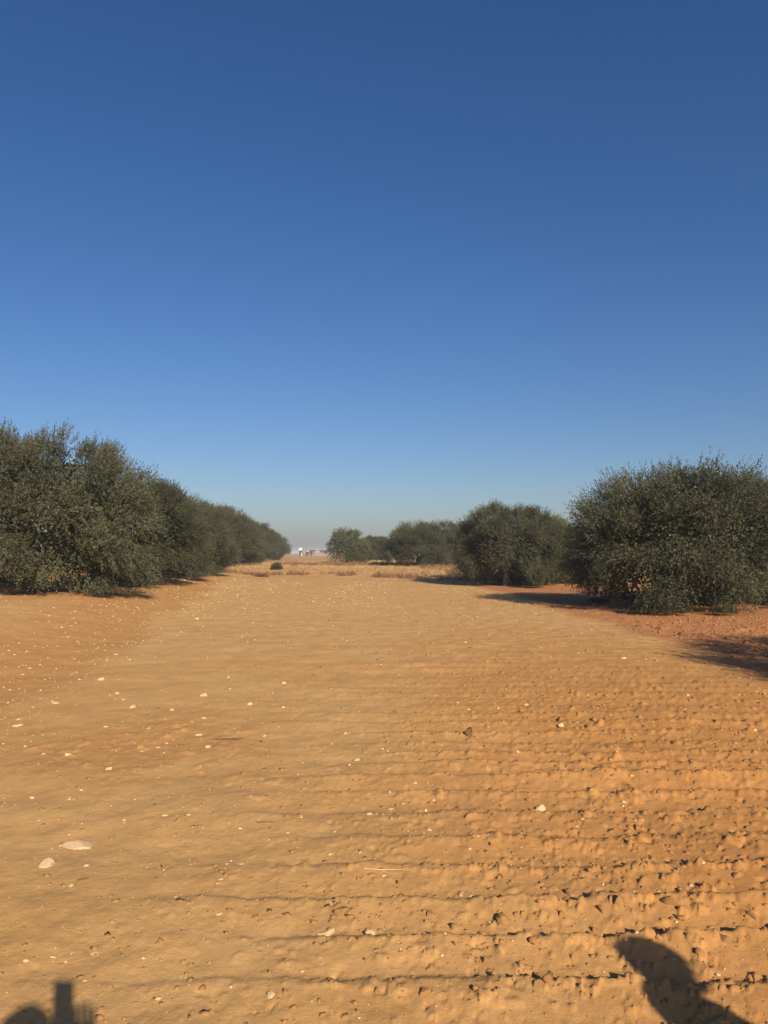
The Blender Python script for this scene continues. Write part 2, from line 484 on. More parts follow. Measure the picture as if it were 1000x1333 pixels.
def px_ground(px, py):
    """photograph pixel -> spot on the field (design help: gives a place on the ground)"""
    F = 1001.0; p = math.radians(3.06)
    dx, dz, dy = (px - 500) / F, -(py - 666.5) / F, 1.0
    d = Vector((dx, dy * math.cos(p) - dz * math.sin(p), dz * math.cos(p) + dy * math.sin(p)))
    h = 0.0
    for _ in range(6):
        t = (EYE - h) / -d.z
        X, Y = d.x * t, d.y * t
        h = float(ground_h(np.array([X]), np.array([Y]))[0])
    return X, Y, h, t

stone_src = lump_variants(10, 0.10, 0.55, 21, ICO3, 9)
clod_src = lump_variants(10, 0.22, 0.95, 22, ICO3, 7)
def lump_mesh(name, v, mat, seed):
    g = np.random.default_rng(seed)
    me = mesh_np(name, v, ICO3[1], 3, mat, False, {'tint': np.full(len(v), 0.5 * g.random())})
    return me
stone_meshes = [lump_mesh('limestone', v, M['stone'], i) for i, v in enumerate(stone_src)]
clod_meshes = [lump_mesh('clod', v, M['clod'], i) for i, v in enumerate(clod_src)]

def put_lump(name, meshes, k, px, py, width_px, label, cat, group=None, sink=0.15, rz=None, flat=1.0):
    X, Y, h, t = px_ground(px, py)
    s = width_px / 1001.0 * t / 2
    o = link(name, meshes[k % len(meshes)])
    o.location = (X, Y, h - sink * s * 0.5)
    o.scale = (s, s * 1.15, s * flat * (1.35 if name == 'stone' else 1.0))
    o.rotation_euler = (random.uniform(.1, .42) if name == 'stone' else random.uniform(-.15, .15), random.uniform(-.15, .15), random.uniform(-.4, .4) if rz is None else rz)
    tag(o, label, cat, group)
    return o

put_lump('stone', stone_meshes, 1, 106, 1100, 52, 'large flat pale limestone slab half sunk in the smooth sand', 'stone', None, 0.2, 0.1, 0.85)
put_lump('stone', stone_meshes, 4, 62, 1126, 27, 'fist-sized pale limestone lump beside the large flat slab', 'stone')
put_lump('stone', stone_meshes, 2, 425, 1216, 30, 'wedge-shaped pale stone lying on a furrow beside a dark hollow', 'stone')
put_lump('stone', stone_meshes, 6, 352, 1297, 16, 'small pale stone lodged in the front furrow crest', 'stone')
put_lump('stone', stone_meshes, 7, 122, 1242, 17, 'small pale stone alone on smooth sand near the phone shadow', 'stone')
put_lump('stone', clod_meshes, 3, 716, 1279, 24, 'rounded sandy stone embedded in the crest of the front furrow', 'stone')
put_lump('stone', stone_meshes, 5, 482, 1214, 16, 'low pale pebble next to the wedge-shaped stone', 'stone')
put_lump('stone', stone_meshes, 8, 705, 1054, 18, 'pale stone with a dark shadow notch at its side, on tilled soil', 'stone')
put_lump('stone', stone_meshes, 9, 265, 906, 13, 'squarish pale stone on the smooth sand beside the stony strip', 'stone')
GS = 'pale limestone pieces lying singly on the field'
for k, (px, py, w) in enumerate([(132, 885, 11), (74, 915, 12), (23, 945, 15), (90, 983, 14), (173, 921, 11), (224, 925, 9), (153, 903, 8), (161, 911, 8),
        (326, 917, 9), (369, 921, 6), (142, 1001, 11), (206, 973, 10), (258, 957, 12), (266, 935, 9), (194, 948, 7), (271, 973, 9), (297, 882, 7),
        (329, 811, 7), (257, 806, 6), (465, 990, 10), (481, 1060, 9), (315, 1125, 11), (287, 1145, 9), (215, 1062, 10), (92, 1040, 9),
        (42, 1039, 8), (92, 1154, 10), (185, 978, 7), (731, 944, 11), (982, 951, 9), (812, 857, 8), (509, 1053, 9), (285, 1190, 12), (70, 1246, 10), (450, 955, 8),
        (370, 890, 7), (560, 1081, 8), (750, 1076, 10), (960, 1008, 9), (685, 918, 8), (895, 905, 7), (40, 870, 8), (150, 852, 7), (500, 1140, 8), (600, 1165, 9)]):
    put_lump('stone', stone_meshes, k, px, py, w, 'small pale limestone piece lying by itself on the orange soil', 'stone', GS)
put_lump('stone', [lump_mesh('dark_stone', clod_src[3], M['dark_stone'], 5)], 0, 611, 955, 17, 'single dark brown stone on the open field', 'stone', None, 0.1, 0.5)
GC = 'earth clods thrown up on the furrows'
for k, (px, py, w) in enumerate([(446, 1186, 17), (657, 1199, 20), (808, 1176, 22), (745, 1163, 17), (873, 1174, 20), (943, 1222, 26), (699, 1283, 16), (265, 1287, 13), (231, 1287, 9),
        (783, 1184, 13), (885, 1195, 14), (694, 1225, 15), (630, 1250, 13), (592, 1228, 12), (960, 1140, 14), (862, 1140, 16), (830, 1080, 12), (762, 1145, 12), (688, 1040, 11),
        (520, 1150, 10), (560, 1190, 11), (912, 1240, 14), (980, 1190, 15), (775, 1210, 13), (920, 1080, 11), (652, 1135, 12), (640, 1170, 10), (985, 1270, 14), (730, 1190, 12), (860, 1210, 12),
        (553, 1290, 12), (618, 1288, 11), (773, 1275, 12), (380, 1312, 12), (490, 1290, 10), (580, 1010, 9), (770, 920, 8), (865, 1000, 9), (940, 1030, 10), (640, 1095, 9)]):
    put_lump('earth_clod', clod_meshes, k, px, py, w * 1.3, 'crusty orange earth clod casting a dark shadow on the furrows', 'clod', GC, 0.5, random.uniform(0, 6))

# ------------------------------------------------------------------ twigs and straw
def twig_thing(name, px, py, length_px, ang, mat, label, cat, forks=2, rad=0.002):
    X, Y, h, t = px_ground(px, py)
    L = length_px / 1001 * t
    root = Vector((X, Y, 0))
    bm = bmesh.new(); g = random.Random(px * 7 + py)
    def run(p, a, l, r, n=6):
        pts = []
        for i in range(n + 1):
            z = float(ground_h(np.array([p[0]]), np.array([p[1]]))[0]) + r * 1.1 + 0.004
            pts.append((p[0] - X, p[1] - Y, z))
            p = (p[0] + math.cos(a) * l / n, p[1] + math.sin(a) * l / n)
            a += g.uniform(-.25, .25)
        # keep stiff: smooth the heights
        zs = [q[2] for q in pts]; m_ = max(zs)
        pts = [(q[0], q[1], 0.4 * q[2] + 0.6 * (zs[0] * (1 - i / n) + zs[-1] * i / n)) for i, q in enumerate(pts)]
        tube(bm, pts, [r * (1 - 0.6 * i / n) for i in range(n + 1)], 5)
        return pts
    p0 = (X - math.cos(ang) * L / 2, Y - math.sin(ang) * L / 2)
    pts = run(p0, ang, L, rad)
    for k in range(forks):
        q = pts[2 + k]
        run((q[0] + X, q[1] + Y), ang + g.choice((-1, 1)) * g.uniform(.35, .8), L * g.uniform(.25, .45), rad * .6, 4)
    o = link(name, bm_mesh(name, bm, mat)); o.location = root
    tag(o, label, cat)
twig_thing('twig', 297, 963, 38, 0.15, M['twig'], 'thin dark dry twig lying across the stony strip', 'twig', 3, 0.005)
twig_thing('straw_stalk', 505, 1133, 62, 0.03, M['stalk'], 'long pale straw stalk lying flat along a furrow', 'straw', 1, 0.003)
twig_thing('twig', 240, 1172, 26, -0.5, M['twig'], 'short dark twig on smooth sand below the slab', 'twig', 1, 0.002)
twig_thing('twig', 108, 1145, 14, 0.7, M['twig'], 'tiny bent twig beside the limestone lump', 'twig', 1, 0.002)
twig_thing('twig', 345, 1070, 22, 0.4, M['twig'], 'short twig among crumbs of tilled earth', 'twig', 2, 0.0025)

# ------------------------------------------------------------------ olive trees
def unit(v):
    return v / np.maximum(np.linalg.norm(v, axis=-1, keepdims=True), 1e-9)

def crown_mesh(name, seed, H, R, mat, n_clump=140, sprigs=72, leaves=13, ll=0.068, droop=1.0, fill=26000):
    g = np.random.default_rng(seed)
    zc = 0.44 * H
    def lobe(th, z):
        return (1 + 0.13 * np.sin(2 * th + seed) + 0.10 * np.sin(3 * th + 1.3 * seed + z) + 0.20 * vnoise(th * 1.9 + 50 + seed, z * 0.9, seed)
                + 0.08 * vnoise(th * 5 + 9, z * 2.2, seed + 3))
    def q_of(p):
        th = np.arctan2(p[:, 1], p[:, 0]); rr = np.hypot(p[:, 0], p[:, 1])
        dz = p[:, 2] - zc
        top = (H - zc) * (1 + 0.14 * vnoise(p[:, 0] * 0.8 + 7, p[:, 1] * 0.8 + seed, seed + 5))
        hz = np.where(dz > 0, top, zc * 1.35)
        return (rr / (R * lobe(th, p[:, 2]))) ** 2.5 + (np.abs(dz) / hz) ** 2.5
    def sample(n, lo, hi):
        out = []
        tot = 0
        while tot < n:
            p = (g.random((6000, 3)) - [0.5, 0.5, 0]) * [2.8 * R, 2.8 * R, 1.15 * H]
            p[:, 2] += 0.12
            q = q_of(p); th = np.arctan2(p[:, 1], p[:, 0])
            ok = (q > lo) & (q < hi)
            # hanging skirts with gaps between them, low down
            gap = vnoise(th * 1.6 + 30, th * 0 + 2.5, seed + 9) + 0.6 * vnoise(th * 4.1, th * 0 + 8, seed + 10)
            zmin = np.clip(0.74 - 2.1 * gap, 0.14, 1.40)
            ok &= p[:, 2] > zmin
            p = p[ok]; out.append(p); tot += len(p)
        return np.vstack(out)[:n]
    C = sample(n_clump, 0.66, 1.0)
    nrm = unit(C * [1, 1, 0] + (C[:, 2:3] - zc) * [0, 0, 1.1])
    hfrac = C[:, 2] / H
    rc = 0.28 + 0.34 * g.random(n_clump) ** 1.3
    ns = n_clump * sprigs
    ci = np.repeat(np.arange(n_clump), sprigs)
    off = unit(g.normal(size=(ns, 3))) * (g.random((ns, 1)) ** 0.5)
    off *= np.array([1, 1, 0.85])
    base = C[ci] + off * rc[ci][:, None]
    hf = np.clip(base[:, 2] / H, 0, 1)[:, None]
    upw = np.where(hf > 0.55, 0.35 + 1.1 * (hf - 0.55), (hf - 0.55) * 1.9 * droop)
    d = unit(nrm[ci] * 0.75 + off * 0.65 + g.normal(size=(ns, 3)) * 0.30 + np.array([0, 0, 1.0]) * upw)
    L = (0.20 + 0.28 * g.random((ns, 1))) * (1 + 0.35 * (g.random((ns, 1)) > 0.93))
    sag = 0.10 * droop * (1.2 - hf) * g.random((ns, 1))
    tint_c = g.random(n_clump); tint_s = g.random(ns)
    s = (np.arange(leaves) + 0.5) / leaves
    si = np.repeat(np.arange(ns), leaves); ss = np.tile(s, ns)[:, None]
    pos = base[si] + d[si] * L[si] * ss - np.array([0, 0, 1.0]) * sag[si] * ss ** 2
    nl = len(pos)
    ld = unit(d[si] * 0.8 + unit(g.normal(size=(nl, 3))) * 0.85)
    size = ll * (0.7 + 0.6 * g.random((nl, 1)))
    tint = np.clip(0.48 * tint_c[ci][si] + 0.24 * tint_s[si] + 0.30 * g.random(nl), 0, 1)
    # the inside of the crown: broader foliage, given darker tints
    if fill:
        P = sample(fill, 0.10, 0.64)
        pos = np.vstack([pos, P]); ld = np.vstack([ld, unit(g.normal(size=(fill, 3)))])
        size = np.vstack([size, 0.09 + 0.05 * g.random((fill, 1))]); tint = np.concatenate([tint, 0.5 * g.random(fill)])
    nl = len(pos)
    pos[:, 2] = np.maximum(pos[:, 2], 0.05 + 0.1 * g.random(nl))
    ld[:, 2] = np.where((pos[:, 2] < 0.25) & (ld[:, 2] < 0), -ld[:, 2], ld[:, 2])
    side = unit(np.cross(ld, unit(g.normal(size=(nl, 3)))))
    w = size * (0.15 + 0.05 * g.random((nl, 1)))
    if fill: w[-fill:] *= 1.7
    V = np.stack([pos, pos + ld * size * 0.45 + side * w, pos + ld * size, pos + ld * size * 0.45 - side * w], 1)
    F = np.arange(nl * 4).reshape(-1, 4)
    return mesh_np(name, V.reshape(-1, 3), F, 4, mat, False, {'tint': np.repeat(tint, 4)})

def trunk_mesh(name, seed, H, R):
    g = random.Random(seed); bm = bmesh.new()
    n = g.choice((2, 3, 3))
    # gnarled butt
    pts = [(0, 0, -0.25), (0.02, 0, 0.05), (0.05 * g.uniform(-1, 1), 0.05, 0.4), (0.1 * g.uniform(-1, 1), 0.08, 0.75)]
    tube(bm, pts, [0.36, 0.30, 0.22, 0.20], 11)
    for k in range(n + 2):
        a = 2 * math.pi * k / (n + 2) + g.uniform(-.5, .5)
        sp = R * g.uniform(.35, .6); top = H * g.uniform(.55, .8)
        p = [(pts[3][0] * .7, pts[3][1] * .7, 0.55)]
        for i in range(1, 6):
            t = i / 5
            p.append((math.cos(a) * sp * t + g.uniform(-.1, .1), math.sin(a) * sp * t + g.uniform(-.1, .1), 0.55 + (top - 0.55) * t ** 0.9))
        tube(bm, p, [0.15, 0.12, 0.095, 0.07, 0.05, 0.02], 8)
        for j in (2, 3, 4):
            a2 = a + g.uniform(-1.2, 1.2); q = Vector(p[j]); l = g.uniform(.5, 1.0)
            tube(bm, [q, q + Vector((math.cos(a2) * l * .5, math.sin(a2) * l * .5, l * .4)), q + Vector((math.cos(a2) * l, math.sin(a2) * l, l * .7))], [0.05, 0.035, 0.012], 6)
    for v in bm.verts:
        c = v.co
        f = 1 + 0.16 * math.sin(c.z * 9 + seed) * math.sin(math.atan2(c.y, c.x) * 5 + c.z * 3)
        if c.z < 1: v.co.x *= f; v.co.y *= f
    return bm_mesh(name, bm, M['bark'], True)

KINDS = []
for i, (seed, H, R) in enumerate([(3, 4.3, 3.15), (8, 4.2, 3.0), (14, 4.0, 2.8)]):
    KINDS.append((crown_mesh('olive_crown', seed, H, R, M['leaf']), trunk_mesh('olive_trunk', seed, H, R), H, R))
shrubby = (crown_mesh('bushy_crown', 25, 3.4, 2.0, M['leaf2'], 90, 40, 11, 0.10, 0.6, 6000), trunk_mesh('bushy_trunk', 25, 3.4, 2.0), 3.4, 2.0)

def tree(x, y, kind, s, rot, label, group, sz=1.0, name='olive_tree'):
    K = kind if isinstance(kind, tuple) else KINDS[kind]
    e = link(name, None)
    e.location = (x, y, float(base_h(np.array([x]), np.array([y]))[0]) - 0.01)
    e.rotation_euler = (0, 0, rot); e.scale = (s, s, s * sz)
    tag(e, label, 'tree', group)
    link('crown', K[0], e); link('trunk', K[1], e)
    return e

GL = 'olive trees in the row left of the field'
left = [(-10.7, 23.9, 0, 1.06, 0.4), (-10.2, 30.6, 1, 0.92, 2.0), (-11.6, 36.8, 2, 0.98, 4.1), (-12.6, 44.5, 0, 0.98, 1.1), (-13.4, 52, 1, 1.02, 5.0), (-14.3, 60, 2, 1.08, 2.6),
        (-15.0, 69, 0, 1.1, 3.3), (-15.8, 78, 1, 1.1, 0.7), (-16.6, 88, 2, 1.15, 1.9), (-17.6, 99, 0, 1.05, 4.6), (-18.8, 112, 1, 1.05, 2.9), (-20.2, 127, 2, 1.1, 0.2), (-21.6, 144, 0, 1.0, 3.9)]
lab = ['huge dense olive tree heading the row, tallest crown above a gap showing its trunk',
       'low drooping olive tree right beside the huge one heading the row',
       'third olive tree of the long row, round crown over a short shadow',
       'fourth olive tree of the long row, its skirts meeting the dry grass']
for i, (x, y, k, s, r) in enumerate(left):
    tree(x, y, k, s, r, lab[i] if i < len(lab) else 'olive tree merging into the far end of the long receding row', GL)
for (x, y, k, s, r) in [(-17.6, 29, 1, 1.1, 1.0)]:
    tree(x, y, k, s, r, 'olive tree half hidden behind the huge one heading the row', GL)

GR = 'olive trees standing right of the field'
tree(8.3, 22.4, 2, 0.96, 1.74, 'broad round olive tree with drooping skirts behind rough red clods', GR)
tree(12.3, 24.4, 1, 0.88, 1.6, 'olive tree pressed against the side of the broad round one', GR)
tree(9.9, 5.8, 2, 1.0, 1.2, 'olive tree casting its shadow over the rough red clods', GR)
tree(6.15, 38.6, 1, 0.84, 1.95, 'domed olive tree whose shadow falls across the dry grass bank', GR, 1.06)
tree(8.4, 39.6, 2, 0.72, 0.9, 'olive tree leaning into the domed one beside the dry bank', GR, 1.0)
tree(2.9, 64, 2, 0.86, 2.4, 'olive tree at the open end of the clump on the dry grass bank', GR)
tree(6.2, 67, 0, 0.84, 5.2, 'olive tree on the bank between the domed tree and its neighbour', GR)
tree(-0.9, 92, 1, 0.66, 1.4, 'small distant olive tree between the pale bushy tree and the bank clump', GR)
tree(2.2, 102, 0, 0.66, 2.4, 'distant olive tree mostly hidden behind the bank clump', GR)
tree(-3.6, 76, shrubby, 0.88, 3.4, 'pale green bushy tree standing alone beside the gap to the far houses', GR, 1.0, 'bushy_tree')
tree(-2.4, 75, shrubby, 0.5, 2.8, 'small pale bush at the foot of the lone bushy tree', GR, 1.0, 'bushy_tree')
tree(13.8, 62, shrubby, 1.05, 3.9, 'pale green bushy tree seen between the domed and the broad olive trees', GR, 1.0, 'bushy_tree')
tree(17.5, 46, 2, 0.95, 0.1, 'olive tree filling the gap behind the broad round olive tree', GR)

# ------------------------------------------------------------------ dry grass, weeds, low shrubs
def tufts(name, x, y, hgt, blades, mat, seed, width=0.012, lean=0.45):
    g = np.random.default_rng(seed); n = len(x)
    z = base_h(x, y)
    ti = np.repeat(np.arange(n), blades); N = len(ti)
    bx = x[ti] + g.normal(size=N) * 0.07; by = y[ti] + g.normal(size=N) * 0.07; bz = z[ti] - 0.02
    an = g.random(N) * 6.283; h = hgt[ti] * (0.5 + 0.7 * g.random(N)); le = h * lean * g.random(N)
    dx = np.cos(an) * le; dy = np.sin(an) * le
    wa = g.random(N) * 6.283; w = width * (0.6 + 0.8 * g.random(N))
    wx = np.cos(wa) * w; wy = np.sin(wa) * w
    V = np.stack([np.stack([bx - wx, by - wy, bz], -1), np.stack([bx + wx, by + wy, bz], -1),
                  np.stack([bx + dx * .5 + wx * .6, by + dy * .5 + wy * .6, bz + h * .6], -1), np.stack([bx + dx, by + dy, bz + h], -1)], 1)
    F = np.arange(N * 4).reshape(-1, 4)
    tint = np.repeat(np.clip(0.5 * g.random(n)[ti] + 0.5 * g.random(N), 0, 1), 4)
    return mesh_np(name, V.reshape(-1, 3), F, 4, mat, False, {'tint': tint})

g = np.random.default_rng(401)
x = -22 + 52 * g.random(19000); y = 37 + 53 * g.random(19000) ** 1.25
pn = vnoise(x * 0.2, y * 0.25, 402)
wob = 2.2 * vnoise(x * 0.07, y * 0.03, 91)
keep = (bank_y(x, y) > 50.5 + 1.5 * pn) & (g.random(len(x)) < 0.35 + 0.9 * sstep(-0.3, 0.4, pn))
x, y = x[keep], y[keep]
tag(link('dry_grass', tufts('dry_grass', x, y, 0.10 + 0.14 * g.random(len(x)), 6, M['straw'], 403, 0.014)), 'dry golden grass covering the low bank beyond the field', 'dry grass', kind='stuff')
# brown weeds along the second step and the foot of the bank
x = -10 + 24 * g.random(2200); y = 67 + 5 * g.random(2200) - 1.1 * vnoise(x * .3, x * 0, 8)
x2_ = -14 + 30 * g.random(900); y2_ = 50.5 + 1.5 * g.random(900)
x3 = 2.5 + 25 * g.random(3400); y3 = 41 + 20 * g.random(3400); k3 = bank_y(x3, y3) > 51; x3 = x3[k3]; y3 = y3[k3]
x = np.concatenate([x, x2_, x3]); y = np.concatenate([y, y2_ - (bank_y(x2_, y2_) - y2_), y3])
keep = vnoise(x * 0.5, y * 0.5, 405) > -0.12
x, y = x[keep], y[keep]
tag(link('dry_weeds', tufts('dry_weeds', x, y, 0.14 + 0.26 * g.random(len(x)), 9, M['weed'], 406, 0.016, 0.6)), 'brown withered weeds lining the step of the dry bank', 'weeds', kind='stuff')

def shrub(x, y, h, r, label, seed, mat='weed'):
    g = np.random.default_rng(seed); n = 60
    a = g.random(n) * 6.283; rr = r * np.sqrt(g.random(n)) * 0.6
    e = link('low_shrub', None)
    z0 = float(base_h(np.array([x]), np.array([y]))[0])
    e.location = (x, y, z0)
    N = 2600
    d = unit(g.normal(size=(N, 3)) * [1, 1, .8] + [0, 0, .5]); p = d * (g.random((N, 1)) ** .4) * [r, r, h]; p[:, 2] = np.abs(p[:, 2])
    ld = unit(d + g.normal(size=(N, 3)) * .6); side = unit(np.cross(ld, g.normal(size=(N, 3)))); s = 0.06 + .06 * g.random((N, 1))
    V = np.stack([p, p + ld * s * .5 + side * s * .18, p + ld * s, p + ld * s * .5 - side * s * .18], 1)
    link('foliage', mesh_np('foliage', V.reshape(-1, 3), np.arange(N * 4).reshape(-1, 4), 4, M[mat], False, {'tint': np.repeat(g.random(N), 4)}), e)
    bm = bmesh.new()
    for k in range(7):
        t = a[k]
        tube(bm, [(0, 0, -.03), (math.cos(t) * r * .3, math.sin(t) * r * .3, h * .4), (math.cos(t) * r * .7, math.sin(t) * r * .7, h * .75)], [.015, .012, .006], 5)
    link('stem', bm_mesh('stem', bm, M['bark']), e)
    tag(e, label, 'shrub')
shrub(-7.6, 54.5, 0.46, 0.42, 'dark bushy shrub on the dry bank near the long row of olives', 501, 'leaf')
shrub(-8.0, 50.2, 0.22, 0.5, 'low dark weed clump at the field edge below the bushy shrub', 502, 'weed')

# ------------------------------------------------------------------ far houses
M['white'] = plain_mat('whitewash', (0.62, 0.60, 0.57), 0.9, 0.05, 1.5)
M['cream'] = plain_mat('cream_plaster', (0.36, 0.29, 0.22), 0.9, 0.12, 1.5)
M['wallstone'] = plain_mat('rough_stone_wall', (0.24, 0.175, 0.13), 0.95, 0.25, 2.5, 0.6)
M['dark'] = plain_mat('dark_opening', (0.055, 0.05, 0.048), 0.8, 0.2, 2)
M['rust'] = plain_mat('rusty_sheet', (0.13, 0.085, 0.065), 0.8, 0.3, 2)

def far_x(px, d): return (px - 500) / 1001.0 * d
def gz(x, y): return float(base_h(np.array([x]), np.array([y]))[0])

def part(name, parent, mat, *dims):
    bm = bmesh.new(); box(bm, *dims, bev=0.02)
    return link(name, bm_mesh(name, bm, mat), parent)

def house(px0, px1, d, h, depth, mat, label, windows=1, roof='parapet', name='house', cat='house'):
    x0, x1 = far_x(px0, d), far_x(px1, d); cx = (x0 + x1) / 2; w = (x1 - x0) / 2
    e = link(name, None); e.location = (cx, d, gz(cx, d)); tag(e, label, cat)
    part('wall', e, mat, -w, w, 0, depth, -0.4, h)
    if roof == 'parapet':
        part('roof', e, mat, -w - .12, w + .12, -.12, depth + .12, h, h + .22)
    else:
        part('roof', e, M['rust'], -w - .5, w + .5, -.7, depth + .3, h, h + .16)
    part('door', e, M['dark'], -w * .25 - .45, -w * .25 + .45, -.05, .02, 0, min(2.0, h * .8))
    for k in range(windows):
        xx = -w * .75 + 1.5 * w * (k + .5) / windows + w * .25
        wd = part('window', e, M['dark'], xx - .4, xx + .4, -.05, .02, h * .4, h * .75)
        part('sill', wd, mat, xx - .5, xx + .5, -.14, -.053, h * .4 - .1, h * .4 - .02)
    return e

house(389.5, 393.6, 300, 2.9, 4, M['white'], 'small bright white house at the far end of the long olive row', 1)
house(402.5, 409, 320, 2.2, 4, M['wallstone'], 'squat stone shed with a dark overhanging flat roof, among the far houses', 1, 'flat', 'shed', 'shed')
house(399.0, 402.2, 290, 2.0, 3, M['cream'], 'narrow cream hut between the white house and the stone shed', 1)
house(416.5, 424.5, 330, 2.2, 5, M['wallstone'], 'low brown stone ruin with flat roof on the far horizon', 2, 'flat')
house(428, 446, 520, 3.4, 8, M['cream'], 'long pale house behind the far ruin, partly hidden by the bushy tree', 3)
house(733, 741, 190, 5.4, 5, M['white'], 'white house peeping out between the domed and the broad olive trees', 2)

def field_wall(px0, px1, d, h, mat, label):
    x0, x1 = far_x(px0, d), far_x(px1, d); cx = (x0 + x1) / 2
    e = link('field_wall', None); e.location = (cx, d, gz(cx, d)); tag(e, label, 'wall')
    n = max(3, int((x1 - x0) / 1.6)); g = random.Random(int(px0))
    st = (x1 - x0) / n
    for k in range(n):
        hh = h * g.uniform(.75, 1.15)
        part('wall_section', e, mat, x0 - cx + k * st + .004, x0 - cx + (k + 1) * st - .004, 0, .5, -.3, hh)
    part('coping', e, M['wallstone'], x0 - cx - .05, x1 - cx + .05, .1, .4, h * .4, h * .7)
field_wall(409.5, 431, 290, 1.3, M['wallstone'], 'tumbledown stone field wall before the far ruin')
field_wall(394.5, 399, 280, 1.1, M['wallstone'], 'short stump of stone wall beside the far white house')
def post(px, d, h, r, label):
    x = far_x(px, d); bm = bmesh.new()
    tube(bm, [(0, 0, -.4), (0, 0, h * .5), (.02, 0, h)], [r, r * .95, r * .85], 8); box(bm, -r * 1.5, r * 1.5, -r * 1.5, r * 1.5, h - .02, h + .12)
    o = link('gate_post', bm_mesh('gate_post', bm, M['rust'])); o.location = (x, d, gz(x, d)); tag(o, label, 'post')
post(394.6, 270, 2.6, .2, 'dark gate post touching the edge of the far white house')
post(398.3, 270, 2.0, .2, 'shorter dark gate post in front of the cream hut')

# ------------------------------------------------------------------ the two people whose shadows fall into the picture
def skin_mesh(name, verts, edges, mat, levels=2):
    """verts: list of (x, y, z, radius); grown with a Skin modifier into one surface"""
    me = bpy.data.meshes.new(name)
    me.from_pydata([v[:3] for v in verts], edges, []); me.update()
    o = bpy.data.objects.new(name, me); COL.objects.link(o)
    sk = o.modifiers.new('skin', 'SKIN'); sk.use_smooth_shade = True
    layer = me.skin_vertices[0] if me.skin_vertices else None
    if layer is None:
        bm = bmesh.new(); bm.from_mesh(me); bm.verts.layers.skin.verify(); bm.to_mesh(me); bm.free(); layer = me.skin_vertices[0]
    for i, v in enumerate(verts):
        r = v[3]; layer.data[i].radius = r if isinstance(r, tuple) else (r, r)
        layer.data[i].use_root = (i == 0)
    ss = o.modifiers.new('sub', 'SUBSURF'); ss.levels = levels; ss.render_levels = levels
    dg = bpy.context.evaluated_depsgraph_get(); dg.update()
    out = bpy.data.meshes.new_from_object(o.evaluated_get(dg))
    out.name = name
    bpy.data.objects.remove(o)
    out.materials.clear(); out.materials.append(mat)
    for p in out.polygons: p.use_smooth = True
    return out

class Chain:
    def __init__(self): self.v = []; self.e = []
    def add(self, p, r, to=None):
        self.v.append((*p, r)); i = len(self.v) - 1
        if to is not None: self.e.append((to, i))
        return i
    def run(self, start, pts):
        for p, r in pts: start = self.add(p, r, start)
        return start

def lerp(a, b, t): return tuple(a[i] + (b[i] - a[i]) * t for i in range(3))

def hand(c, wrist_i, wrist, fwd, out_, nrm, curl, side):
    """palm and five fingers; fwd along the fingers, out_ towards the thumb, nrm towards the palm side"""
    f = Vector(fwd).normalized(); o_ = (Vector(out_) - f * Vector(out_).dot(f)).normalized(); n = Vector(nrm); n = (n - f * n.dot(f) - o_ * n.dot(o_)).normalized()
    w = Vector(wrist)
    palm = c.add(w + f * 0.045, 0.027, wrist_i)
    kn = c.add(w + f * 0.08, 0.026, palm)
    for k, L in enumerate((0.070, 0.078, 0.073, 0.058)):
        a = w + f * 0.092 + o_ * (0.030 - 0.020 * k)
        d = f.copy(); i = kn
        i = c.add(a, 0.0095, i)
        for j, q in enumerate((0.42, 0.32, 0.26)):
            d = (d * math.cos(curl) + n * math.sin(curl)).normalized(); n2 = (n * math.cos(curl) - d * math.sin(curl))
            a = a + d * L * q; i = c.add(a, 0.0088 - 0.0008 * j, i)
    t = w + f * 0.03 + o_ * 0.030
    i = c.add(t, 0.0125, palm)
    for j, q in enumerate((0.035, 0.030, 0.024)):
        t = t + (f * 0.65 + o_ * (0.55 - 0.3 * j) + n * 0.30).normalized() * q; i = c.add(t, 0.0105 - 0.001 * j, i)

